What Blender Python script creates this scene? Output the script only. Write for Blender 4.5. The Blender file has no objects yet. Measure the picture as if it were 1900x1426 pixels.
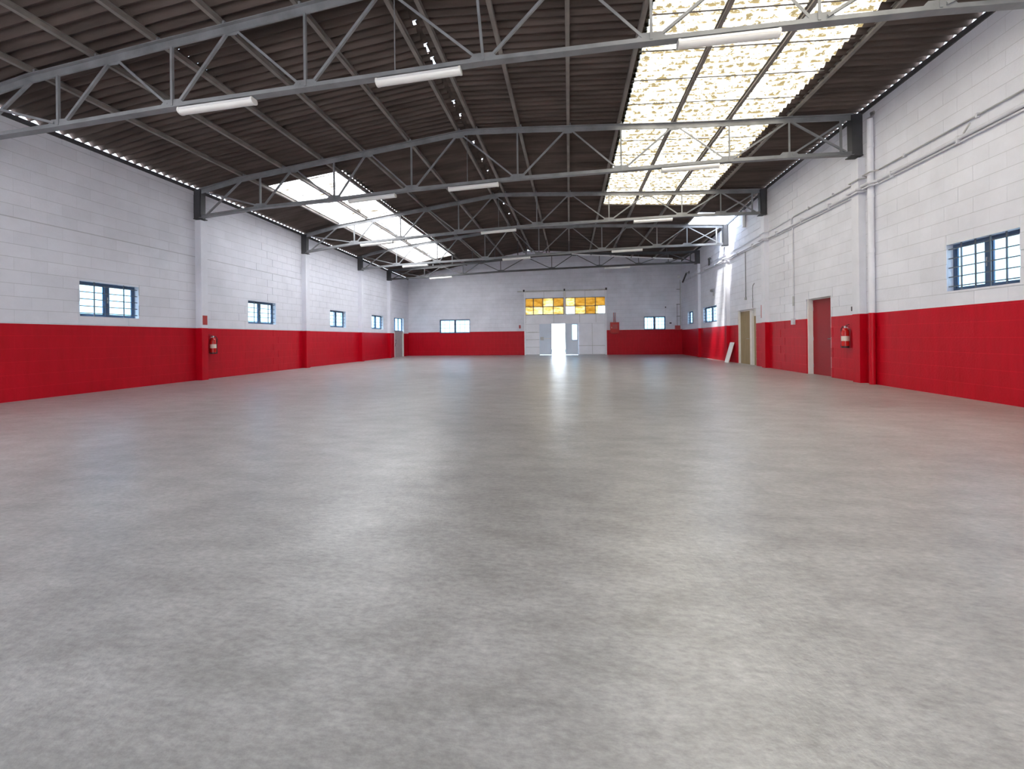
import bpy, math, random
from mathutils import Vector, Matrix
random.seed(7)
S = bpy.context.scene
COL = S.collection

# ------------------------------------------------------------------ camera, sky, sun, exposure
cam_d = bpy.data.cameras.new('camera'); cam = bpy.data.objects.new('camera', cam_d); COL.objects.link(cam)
YAW, ROLL = 0.133286, -0.010772
cy_, sy_, cr_, sr_ = math.cos(YAW), math.sin(YAW), math.cos(ROLL), math.sin(ROLL)
right = (cr_*cy_, cr_*sy_, sr_); up = (-sr_*cy_, -sr_*sy_, cr_); back = (sy_, -cy_, 0.0)
cam.matrix_world = Matrix(((right[0], up[0], back[0], 10.7334), (right[1], up[1], back[1], 0.0),
                           (right[2], up[2], back[2], 1.1456), (0, 0, 0, 1)))
cam_d.sensor_width = 36; cam_d.lens = 740/1900*36
cam_d.shift_x = (950-957.856)/1900; cam_d.shift_y = (626.786-713)/1900
cam_d.clip_end = 500
S.camera = cam

W = bpy.data.worlds.new('sky'); S.world = W; W.use_nodes = True
wn = W.node_tree; bg = wn.nodes['Background']
tc = wn.nodes.new('ShaderNodeTexCoord'); sx = wn.nodes.new('ShaderNodeSeparateXYZ'); wr = wn.nodes.new('ShaderNodeValToRGB')
wn.links.new(tc.outputs['Generated'], sx.inputs[0]); wn.links.new(sx.outputs['Z'], wr.inputs[0])
wr.color_ramp.elements[0].position = 0.0; wr.color_ramp.elements[0].color = (0.80, 0.90, 1.0, 1)
wr.color_ramp.elements[1].position = 0.75; wr.color_ramp.elements[1].color = (0.52, 0.70, 1.0, 1)
wn.links.new(wr.outputs[0], bg.inputs['Color']); bg.inputs['Strength'].default_value = 2.3
sun_d = bpy.data.lights.new('sun', 'SUN'); sun_d.energy = 11.0; sun_d.angle = math.radians(6); sun_d.color = (1, 0.93, 0.82)
sun = bpy.data.objects.new('sun', sun_d); COL.objects.link(sun)
sun.rotation_euler = (math.radians(16), math.radians(-14), 0); sun.location = (0, 4, 30)
S.view_settings.view_transform = 'Standard'; S.view_settings.look = 'None'
S.view_settings.gamma = 1; S.view_settings.use_curve_mapping = False
S.view_settings.exposure = 1.78

# ------------------------------------------------------------------ materials
def mat(name, color, rough=0.6, metal=0.0, noise=0.0, nscale=4.0, bump=0.0, bscale=60.0, spec=0.5, stretch=None, c2=None):
    m = bpy.data.materials.new(name); m.use_nodes = True; nt = m.node_tree; b = nt.nodes['Principled BSDF']
    b.inputs['Roughness'].default_value = rough; b.inputs['Metallic'].default_value = metal
    b.inputs['Specular IOR Level'].default_value = spec
    b.inputs['Base Color'].default_value = (*color, 1)
    geo = nt.nodes.new('ShaderNodeNewGeometry')
    vec = geo.outputs['Position']
    if stretch:
        mp = nt.nodes.new('ShaderNodeMapping'); mp.inputs['Scale'].default_value = stretch
        nt.links.new(vec, mp.inputs[0]); vec = mp.outputs[0]
    if noise or c2:
        n = nt.nodes.new('ShaderNodeTexNoise'); n.inputs['Scale'].default_value = nscale; n.inputs['Detail'].default_value = 6
        nt.links.new(vec, n.inputs['Vector'])
        r = nt.nodes.new('ShaderNodeValToRGB')
        lo = c2 if c2 else tuple(c*(1-noise) for c in color)
        hi = color if c2 else tuple(min(1, c*(1+noise)) for c in color)
        r.color_ramp.elements[0].position = 0.3; r.color_ramp.elements[0].color = (*lo, 1)
        r.color_ramp.elements[1].position = 0.7; r.color_ramp.elements[1].color = (*hi, 1)
        nt.links.new(n.outputs['Fac'], r.inputs[0]); nt.links.new(r.outputs[0], b.inputs['Base Color'])
    if bump:
        n2 = nt.nodes.new('ShaderNodeTexNoise'); n2.inputs['Scale'].default_value = bscale; n2.inputs['Detail'].default_value = 4
        nt.links.new(vec, n2.inputs['Vector'])
        bp = nt.nodes.new('ShaderNodeBump'); bp.inputs['Strength'].default_value = bump; bp.inputs['Distance'].default_value = 0.01
        nt.links.new(n2.outputs['Fac'], bp.inputs['Height']); nt.links.new(bp.outputs[0], b.inputs['Normal'])
    return m

WHITE = (0.775, 0.78, 0.86)
RED = (0.50, 0.001, 0.010)
def paint_mat(name, a, b, dirt=0.0, wk=1.0, rk=1.0):
    """white above, red dado below the line z = a + b*y; brush marks, faint grime"""
    m = bpy.data.materials.new(name); m.use_nodes = True; nt = m.node_tree; L = nt.links; P = nt.nodes['Principled BSDF']
    N = nt.nodes.new
    geo = N('ShaderNodeNewGeometry'); s = N('ShaderNodeSeparateXYZ'); L.new(geo.outputs['Position'], s.inputs[0])
    mul = N('ShaderNodeMath'); mul.operation = 'MULTIPLY_ADD'; mul.inputs[1].default_value = -b; L.new(s.outputs['Y'], mul.inputs[0]); L.new(s.outputs['Z'], mul.inputs[2])
    lt = N('ShaderNodeMath'); lt.operation = 'LESS_THAN'; lt.inputs[1].default_value = a; L.new(mul.outputs[0], lt.inputs[0])
    # white: soft clouds of grime
    n1 = N('ShaderNodeTexNoise'); n1.inputs['Scale'].default_value = 0.9; n1.inputs['Detail'].default_value = 8; n1.inputs['Roughness'].default_value = 0.65
    L.new(geo.outputs['Position'], n1.inputs['Vector'])
    r1 = N('ShaderNodeValToRGB'); r1.color_ramp.elements[0].position = 0.28; r1.color_ramp.elements[1].position = 0.62
    k = 0.86 - dirt; W_ = tuple(c*wk for c in WHITE); R_ = (RED[0]*rk, RED[1]*rk+0.012*(rk-1), RED[2]*rk+0.02*(rk-1))
    r1.color_ramp.elements[0].color = (W_[0]*k, W_[1]*k, W_[2]*k, 1); r1.color_ramp.elements[1].color = (*W_, 1)
    L.new(n1.outputs['Fac'], r1.inputs[0])
    # red: vertical roller streaks
    mp = N('ShaderNodeMapping'); mp.inputs['Scale'].default_value = (6, 6, 0.9); L.new(geo.outputs['Position'], mp.inputs[0])
    n2 = N('ShaderNodeTexNoise'); n2.inputs['Scale'].default_value = 1.6; n2.inputs['Detail'].default_value = 5; L.new(mp.outputs[0], n2.inputs['Vector'])
    r2 = N('ShaderNodeValToRGB'); r2.color_ramp.elements[0].position = 0.3; r2.color_ramp.elements[1].position = 0.72
    r2.color_ramp.elements[0].color = (R_[0]*0.91, R_[1], R_[2], 1); r2.color_ramp.elements[1].color = (R_[0]*1.07, R_[1]*1.4, R_[2]*1.5, 1)
    L.new(n2.outputs['Fac'], r2.inputs[0])
    mx = N('ShaderNodeMix'); mx.data_type = 'RGBA'; L.new(lt.outputs[0], mx.inputs['Factor']); L.new(r1.outputs[0], mx.inputs[6]); L.new(r2.outputs[0], mx.inputs[7])
    # each block a touch lighter or darker
    oi = N('ShaderNodeObjectInfo'); mr = N('ShaderNodeMapRange'); mr.inputs['To Min'].default_value = 0.95; mr.inputs['To Max'].default_value = 1.0
    L.new(oi.outputs['Random'], mr.inputs['Value'])
    sc = N('ShaderNodeVectorMath'); sc.operation = 'SCALE'; L.new(mx.outputs[2], sc.inputs[0]); L.new(mr.outputs[0], sc.inputs['Scale'])
    L.new(sc.outputs[0], P.inputs['Base Color'])
    rr = N('ShaderNodeMapRange'); rr.inputs['To Min'].default_value = 0.55; rr.inputs['To Max'].default_value = 0.38; L.new(lt.outputs[0], rr.inputs['Value'])
    L.new(rr.outputs[0], P.inputs['Roughness']); P.inputs['Specular IOR Level'].default_value = 0.25
    n3 = N('ShaderNodeTexNoise'); n3.inputs['Scale'].default_value = 26; n3.inputs['Detail'].default_value = 5; L.new(geo.outputs['Position'], n3.inputs['Vector'])
    bp = N('ShaderNodeBump'); bp.inputs['Strength'].default_value = 0.25; bp.inputs['Distance'].default_value = 0.012
    L.new(n3.outputs['Fac'], bp.inputs['Height']); L.new(bp.outputs[0], P.inputs['Normal'])
    return m

M = {}
M['paint_left'] = paint_mat('paint_left', 1.543, -0.0004)
M['paint_right'] = paint_mat('paint_right', 1.680, -0.0049)
M['paint_far'] = paint_mat('paint_far', 1.592, 0.0, 0.04)
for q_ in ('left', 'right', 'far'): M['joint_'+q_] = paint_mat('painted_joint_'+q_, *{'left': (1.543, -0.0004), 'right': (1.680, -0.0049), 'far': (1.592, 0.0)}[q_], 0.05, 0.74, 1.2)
M['steel'] = mat('grey_painted_steel', (0.21, 0.215, 0.23), 0.5, 0.0, 0.22, 3.0, 0.1, 40)
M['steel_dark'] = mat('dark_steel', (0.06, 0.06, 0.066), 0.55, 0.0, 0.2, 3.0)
M['purlin'] = mat('dusty_purlin_steel', (0.21, 0.19, 0.175), 0.65, 0.0, 0.25, 2.5)
M['asbestos'] = mat('sooty_fibre_cement', (0.125, 0.098, 0.088), 0.9, 0, 0.0, 1.3, 0.25, 30, 0.2, (0.5, 3.0, 1), (0.062, 0.049, 0.044))
M['roof_top'] = M['asbestos']
M['white_metal'] = mat('white_enamel', (0.80, 0.80, 0.82), 0.35, 0, 0.03, 4)
M['white_plastic'] = mat('white_plastic', (0.82, 0.82, 0.80), 0.3)
M['ext_red'] = mat('extinguisher_red', (0.50, 0.012, 0.010), 0.25, 0, 0.05)
M['black'] = mat('black_rubber', (0.018, 0.018, 0.02), 0.5)
M['label'] = mat('paper_label', (0.72, 0.62, 0.55), 0.5)
M['sign_red'] = mat('sign_red', (0.42, 0.05, 0.05), 0.4)
M['door_red'] = mat('door_red', (0.27, 0.003, 0.010), 0.40, 0, 0.06, 2, 0, 60, 0.3)
M['door_beige'] = mat('beige_board', (0.33, 0.245, 0.13), 0.55, 0, 0.0, 2.0, 0.05, 30, 0.4, (6, 6, 1), (0.27, 0.195, 0.10))
M['door_grey'] = mat('grey_door', (0.36, 0.35, 0.36), 0.45, 0, 0.08)
M['frame_white'] = mat('white_jamb', (0.74, 0.72, 0.71), 0.5, 0, 0.05)
M['win_frame'] = mat('blue_grey_window_steel', (0.060, 0.100, 0.180), 0.4, 0, 0.1)
M['bar'] = mat('window_bar_steel', (0.11, 0.125, 0.15), 0.45)
M['pipe_paint'] = mat('painted_pipe', (0.62, 0.62, 0.68), 0.5, 0, 0.06)
M['gate_white'] = mat('white_gate_sheet', (0.84, 0.84, 0.90), 0.4, 0, 0.06, 1.5, 0.08, 8)
M['gate_leaf'] = mat('pale_blue_gate_leaf', (0.66, 0.73, 0.84), 0.4, 0, 0.05, 1.5)
M['chrome'] = mat('brushed_steel', (0.55, 0.55, 0.56), 0.3, 1.0)
M['board'] = mat('white_board', (0.80, 0.80, 0.80), 0.45, 0, 0.03)
M['ground'] = mat('pale_yard_concrete', (0.62, 0.62, 0.60), 0.8, 0, 0.08, 0.5)
M['kerb'] = mat('teal_kerb', (0.10, 0.30, 0.33), 0.6, 0, 0.1)
M['zinc'] = mat('pale_zinc', (0.45, 0.45, 0.46), 0.4, 0.3, 0.15)
M['box_dark'] = mat('dark_box', (0.05, 0.045, 0.05), 0.5)

def glass_mat(name, tint, gloss=0.12):
    m = bpy.data.materials.new(name); m.use_nodes = True; nt = m.node_tree
    for n in list(nt.nodes):
        if n.type != 'OUTPUT_MATERIAL': nt.nodes.remove(n)
    out = [n for n in nt.nodes][0]
    t = nt.nodes.new('ShaderNodeBsdfTransparent'); t.inputs[0].default_value = (*tint, 1)
    g = nt.nodes.new('ShaderNodeBsdfGlossy'); g.inputs['Roughness'].default_value = 0.05
    mx = nt.nodes.new('ShaderNodeMixShader'); mx.inputs[0].default_value = gloss
    nt.links.new(t.outputs[0], mx.inputs[1]); nt.links.new(g.outputs[0], mx.inputs[2]); nt.links.new(mx.outputs[0], out.inputs[0])
    return m
M['glass'] = glass_mat('window_glass', (0.50, 0.64, 0.72), 0.08)

def translucent_mat(name, c1, c2, clear, scale, stretch, p0=0.42, p1=0.62, wave=None, wamp=0.0):
    m = bpy.data.materials.new(name); m.use_nodes = True; nt = m.node_tree; L = nt.links
    for n in list(nt.nodes):
        if n.type != 'OUTPUT_MATERIAL': nt.nodes.remove(n)
    out = [n for n in nt.nodes][0]
    geo = nt.nodes.new('ShaderNodeNewGeometry'); mp = nt.nodes.new('ShaderNodeMapping'); mp.inputs['Scale'].default_value = stretch
    L.new(geo.outputs['Position'], mp.inputs[0])
    n = nt.nodes.new('ShaderNodeTexNoise'); n.inputs['Scale'].default_value = scale; n.inputs['Detail'].default_value = 5; n.inputs['Roughness'].default_value = 0.65
    L.new(mp.outputs[0], n.inputs['Vector']); src = n.outputs['Fac']
    if wave:                                    # grime gathers along the corrugation rows
        sp = nt.nodes.new('ShaderNodeSeparateXYZ'); L.new(geo.outputs['Position'], sp.inputs[0])
        ph = nt.nodes.new('ShaderNodeMath'); ph.operation = 'MULTIPLY_ADD'; ph.inputs[1].default_value = 2*math.pi/wave[0]; ph.inputs[2].default_value = -2*math.pi*wave[1]/wave[0]
        L.new(sp.outputs['Y'], ph.inputs[0])
        co = nt.nodes.new('ShaderNodeMath'); co.operation = 'COSINE'; L.new(ph.outputs[0], co.inputs[0])
        ad = nt.nodes.new('ShaderNodeMath'); ad.operation = 'MULTIPLY_ADD'; ad.inputs[1].default_value = wamp; L.new(co.outputs[0], ad.inputs[0]); L.new(src, ad.inputs[2])
        src = ad.outputs[0]
    r = nt.nodes.new('ShaderNodeValToRGB'); r.color_ramp.elements[0].position = p0; r.color_ramp.elements[1].position = p1
    r.color_ramp.elements[0].color = (*c2, 1); r.color_ramp.elements[1].color = (*c1, 1)
    L.new(src, r.inputs[0])
    tl = nt.nodes.new('ShaderNodeBsdfTranslucent'); L.new(r.outputs[0], tl.inputs['Color'])
    tr = nt.nodes.new('ShaderNodeBsdfTransparent'); L.new(r.outputs[0], tr.inputs['Color'])
    mx = nt.nodes.new('ShaderNodeMixShader'); mx.inputs[0].default_value = clear
    L.new(tl.outputs[0], mx.inputs[1]); L.new(tr.outputs[0], mx.inputs[2]); L.new(mx.outputs[0], out.inputs[0])
    return m
M['fibreglass'] = translucent_mat('yellowed_fibreglass', (0.72, 0.68, 0.56), (0.062, 0.046, 0.021), 0.0, 8.5, (0.9, 1.7, 1), 0.42, 0.64, (0.177, 8.85), 0.06)
M['fibreglass_pale'] = translucent_mat('pale_fibreglass', (0.76, 0.76, 0.74), (0.06, 0.047, 0.030), 0.0, 2.2, (0.7, 2.2, 1), 0.33, 0.50, (0.184, 11.45), 0.05)
M['polycarbonate'] = translucent_mat('clear_polycarbonate', (0.93, 0.97, 1.0), (0.86, 0.93, 1.0), 0.4, 1.0, (1, 1, 1))
M['amber'] = translucent_mat('amber_pane', (0.42, 0.30, 0.115), (0.27, 0.17, 0.05), 0.02, 2.4, (1.2, 1, 3.0), 0.35, 0.65)
M['amber_pale'] = translucent_mat('faded_amber_pane', (0.62, 0.53, 0.34), (0.40, 0.29, 0.12), 0.04, 2.4, (1.2, 1, 3.0), 0.40, 0.60)
M['clear_pane'] = glass_mat('clear_pane', (0.93, 0.97, 0.97), 0.06)

# concrete floor
def floor_mat():
    m = bpy.data.materials.new('trowelled_concrete'); m.use_nodes = True; nt = m.node_tree; L = nt.links; P = nt.nodes['Principled BSDF']; N = nt.nodes.new
    geo = N('ShaderNodeNewGeometry')
    def noise(scale, detail, stretch=(1, 1, 1), rough=0.6):
        mp = N('ShaderNodeMapping'); mp.inputs['Scale'].default_value = stretch; L.new(geo.outputs['Position'], mp.inputs[0])
        n = N('ShaderNodeTexNoise'); n.inputs['Scale'].default_value = scale; n.inputs['Detail'].default_value = detail; n.inputs['Roughness'].default_value = rough
        L.new(mp.outputs[0], n.inputs['Vector']); return n.outputs['Fac']
    def ramp(src, p0, c0, p1, c1):
        r = N('ShaderNodeValToRGB'); r.color_ramp.elements[0].position = p0; r.color_ramp.elements[0].color = (*c0, 1)
        r.color_ramp.elements[1].position = p1; r.color_ramp.elements[1].color = (*c1, 1); L.new(src, r.inputs[0]); return r.outputs[0]
    big = ramp(noise(0.45, 4, (1, 1, 1), 0.55), 0.34, (0.270, 0.262, 0.262), 0.66, (0.350, 0.342, 0.344))
    mid = ramp(noise(3.4, 6, (0.7, 1.5, 1), 0.62), 0.32, (0.80, 0.79, 0.785), 0.68, (1.17, 1.17, 1.17))
    fine = ramp(noise(34, 6, (0.6, 1.4, 1), 0.72), 0.32, (0.74, 0.74, 0.74), 0.68, (1.22, 1.22, 1.22))
    m1 = N('ShaderNodeMix'); m1.data_type = 'RGBA'; m1.blend_type = 'MULTIPLY'; m1.inputs['Factor'].default_value = 1; L.new(big, m1.inputs[6]); L.new(mid, m1.inputs[7])
    m2 = N('ShaderNodeMix'); m2.data_type = 'RGBA'; m2.blend_type = 'MULTIPLY'; m2.inputs['Factor'].default_value = 1; L.new(m1.outputs[2], m2.inputs[6]); L.new(fine, m2.inputs[7])
    L.new(m2.outputs[2], P.inputs['Base Color'])
    rg = N('ShaderNodeMapRange'); rg.inputs['From Min'].default_value = 0.3; rg.inputs['From Max'].default_value = 0.7
    rg.inputs['To Min'].default_value = 0.285; rg.inputs['To Max'].default_value = 0.35; L.new(noise(1.5, 6), rg.inputs['Value']); L.new(rg.outputs[0], P.inputs['Roughness'])
    P.inputs['Specular IOR Level'].default_value = 0.65
    add = N('ShaderNodeMath'); add.operation = 'MULTIPLY_ADD'; add.inputs[1].default_value = 0.35; L.new(noise(55, 3), add.inputs[0]); L.new(noise(7, 5), add.inputs[2])
    bp = N('ShaderNodeBump'); bp.inputs['Strength'].default_value = 0.30; bp.inputs['Distance'].default_value = 0.012
    L.new(add.outputs[0], bp.inputs['Height']); L.new(bp.outputs[0], P.inputs['Normal'])
    return m
M['floor'] = floor_mat()

# ------------------------------------------------------------------ mesh helpers
class MB:
    def __init__(s): s.v = []; s.f = []
    def quadbox(s, c):                       # 8 corners: bottom ring 0-3, top ring 4-7
        b = len(s.v); s.v += [tuple(p) for p in c]
        for q in ((0, 3, 2, 1), (4, 5, 6, 7), (0, 1, 5, 4), (1, 2, 6, 5), (2, 3, 7, 6), (3, 0, 4, 7)): s.f.append(tuple(b+i for i in q))
        return s
    def box(s, x0, x1, y0, y1, z0, z1):
        return s.quadbox(((x0, y0, z0), (x1, y0, z0), (x1, y1, z0), (x0, y1, z0), (x0, y0, z1), (x1, y0, z1), (x1, y1, z1), (x0, y1, z1)))
    def bar(s, p, q, w, h, upv=(0, 0, 1), ow=0.0, oh=0.0):     # rectangular bar p->q, w sideways, h along up
        p, q = Vector(p), Vector(q); d = (q-p).normalized(); u = Vector(upv); sd = d.cross(u)
        if sd.length < 1e-4: u = Vector((0, 1, 0)); sd = d.cross(u)
        sd.normalize(); u = sd.cross(d).normalized()
        c = []
        for e in (p, q):
            e = e + sd*ow + u*oh
            c.append([e - sd*w/2 - u*h/2, e + sd*w/2 - u*h/2, e + sd*w/2 + u*h/2, e - sd*w/2 + u*h/2])
        b = len(s.v); s.v += [tuple(x) for x in c[0]+c[1]]
        for f in ((0, 1, 2, 3), (7, 6, 5, 4), (0, 4, 5, 1), (1, 5, 6, 2), (2, 6, 7, 3), (3, 7, 4, 0)): s.f.append(tuple(b+i for i in f))
        return s
    def tee(s, p, q, w, h, t=0.012, flip=1):  # tee section, flange below (flip=1) or above (flip=-1)
        s.bar(p, q, w, t, (0, 0, 1), 0, -flip*(h/2-t/2)); s.bar(p, q, t*1.8, h-t, (0, 0, 1), 0, flip*t/2); return s
    def angle(s, p, q, a, t=0.006, upv=(0, 1, 0)):
        s.bar(p, q, a, t, upv, 0, -a/2+t/2); s.bar(p, q, t, a-t, upv, -a/2+t/2, t/2); return s
    def ibeam(s, p, q, w, h, t=0.008, upv=(0, 0, 1)):
        s.bar(p, q, w, t, upv, 0, h/2-t/2); s.bar(p, q, w, t, upv, 0, -h/2+t/2); s.bar(p, q, t, h-2*t, upv); return s
    def tube(s, pts, r, n=10, cap=True):
        pts = [Vector(p) for p in pts]; rings = []
        for i, p in enumerate(pts):
            if i == 0: d = pts[1]-p
            elif i == len(pts)-1: d = p-pts[i-1]
            else: d = (pts[i+1]-p).normalized()+(p-pts[i-1]).normalized()
            d.normalize(); a = Vector((0, 0, 1)) if abs(d.z) < 0.9 else Vector((1, 0, 0))
            x = d.cross(a).normalized(); y = d.cross(x)
            b = len(s.v); rr = r[i] if isinstance(r, (list, tuple)) else r
            for k in range(n):
                t = 2*math.pi*k/n; s.v.append(tuple(p + x*math.cos(t)*rr + y*math.sin(t)*rr))
            rings.append(b)
        for a, b in zip(rings, rings[1:]):
            for k in range(n): s.f.append((a+k, a+(k+1) % n, b+(k+1) % n, b+k))
        if cap: s.f.append(tuple(rings[0]+k for k in range(n))[::-1]); s.f.append(tuple(rings[-1]+k for k in range(n)))
        return s
    def lathe(s, prof, c=(0, 0, 0), n=20):
        b0 = len(s.v)
        for r, z in prof:
            for k in range(n):
                t = 2*math.pi*k/n; s.v.append((c[0]+r*math.cos(t), c[1]+r*math.sin(t), c[2]+z))
        for i in range(len(prof)-1):
            for k in range(n):
                a = b0+i*n+k; a2 = b0+i*n+(k+1) % n; s.f.append((a, a2, a2+n, a+n))
        s.f.append(tuple(b0+k for k in range(n))[::-1]); e = b0+(len(prof)-1)*n; s.f.append(tuple(e+k for k in range(n)))
        return s
    def prism(s, poly, axis_vec):             # closed polygon extruded
        n = len(poly); b = len(s.v); a = Vector(axis_vec)
        s.v += [tuple(Vector(p)) for p in poly] + [tuple(Vector(p)+a) for p in poly]
        s.f.append(tuple(b+i for i in range(n))[::-1]); s.f.append(tuple(b+n+i for i in range(n)))
        for i in range(n): s.f.append((b+i, b+(i+1) % n, b+n+(i+1) % n, b+n+i))
        return s
    def mesh(s, name, m, org=(0, 0, 0), smooth=False):
        me = bpy.data.meshes.new(name); me.from_pydata([(x-org[0], y-org[1], z-org[2]) for x, y, z in s.v], [], s.f)
        me.validate(); me.update()
        import bmesh
        bm = bmesh.new(); bm.from_mesh(me); bmesh.ops.recalc_face_normals(bm, faces=bm.faces); bm.to_mesh(me); bm.free()
        me.materials.append(m)
        if smooth:
            for p in me.polygons: p.use_smooth = True
            try: me.set_sharp_from_angle(angle=math.radians(35))
            except Exception: pass
        return me
    def build(s, name, m, parent=None, smooth=False, org=None):
        """world-space geometry -> object; a child keeps its thing's origin (things are never rotated before their parts exist)"""
        if org is None: org = ORG.get(parent, (0, 0, 0)) if parent else (0, 0, 0)
        o = bpy.data.objects.new(name, s.mesh(name, m, org, smooth)); COL.objects.link(o)
        if parent: o.parent = parent
        else: o.location = org
        ORG[o] = org
        return o
ORG = {}
def tag(o, label=None, cat=None, group=None, kind=None):
    if label: o['label'] = label
    if cat: o['category'] = cat
    if group: o['group'] = group
    if kind: o['kind'] = kind
    return o
def thing(name, loc, label=None, cat=None, group=None, kind=None):
    o = bpy.data.objects.new(name, None); o.empty_display_size = 0.1; COL.objects.link(o); o.location = loc; ORG[o] = tuple(loc)
    return tag(o, label, cat, group, kind)
KIDS = {}
def copy_tree(o, parent=None):
    c = o.copy(); COL.objects.link(c)
    if parent: c.parent = parent
    for ch in list(o.children): copy_tree(ch, c)
    return c

# ------------------------------------------------------------------ the hall's lines
Y0, YF = -4.5, 26.448                         # near wall, far wall
def XL(y): return -0.0826 - 0.0102*y          # inner faces of the long walls
def XR(y): return 17.543 + 0.0102*y
TX = [-0.6, 0, 1.32, 2.6, 3.75, 5.06, 6.4, 7.81, 8.1, 9.43, 10.75, 12.07, 13.47, 14.74, 16.08, 17.6, 18.4]
TZ = [5.53, 5.62, 5.89, 6.05, 6.2, 6.36, 6.53, 6.71, 6.74, 6.69, 6.625, 6.565, 6.495, 6.45, 6.42, 6.37, 6.35]
def lerp(x, xs, ys):
    if x <= xs[0]: return ys[0]
    for i in range(len(xs)-1):
        if x <= xs[i+1]: return ys[i] + (ys[i+1]-ys[i])*(x-xs[i])/(xs[i+1]-xs[i])
    return ys[-1]
def CZ(x, y):                                 # underside line of the purlins (= top chord line)
    z = lerp(x, TX, TZ)
    if x < 8.0: z += -0.020*max(0, y-11.5)*(1-max(0, x)/8.0)
    else: z += -lerp(y, [12, 15, 19, 23, 27], [0, 0.03, 0.30, 0.42, 0.45])*min(1.1, max(0, (x-8.2))/9.4)**1.5
    z += 0.012*max(0, y-16)*max(0, 1-abs(x-9)/7)
    return z
SH = 0.115                                    # sheets lie this far above that line
def RZ(x, y): return CZ(x, y) + SH

# ------------------------------------------------------------------ floor and yard
fl = MB(); fl.box(-0.45, 18.1, Y0-0.3, YF+0.25, -0.12, 0.0)
tag(fl.build('floor', M['floor']), 'wide grey trowelled concrete floor of the empty hall', 'floor', kind='structure')
gd = MB(); gd.box(-60, 80, -70, Y0-0.3, -0.2, -0.03); gd.box(-60, 80, YF+0.25, 110, -0.2, -0.03); gd.box(-60, -0.45, Y0-0.3, YF+0.25, -0.2, -0.03); gd.box(18.1, 80, Y0-0.3, YF+0.25, -0.2, -0.03)
tag(gd.build('ground', M['ground']), 'pale concrete yard outside the hall', 'ground', kind='structure')
kb = MB(); kb.box(4, 16, 31.3, 31.6, -0.03, 0.22)
for i in range(6): kb.box(4.02+i*2.0, 5.96+i*2.0, 31.28, 31.3, 0.0, 0.2)
tag(kb.build('kerb', M['kerb']), 'low teal kerb in the yard seen through the open gate', 'kerb')

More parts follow.
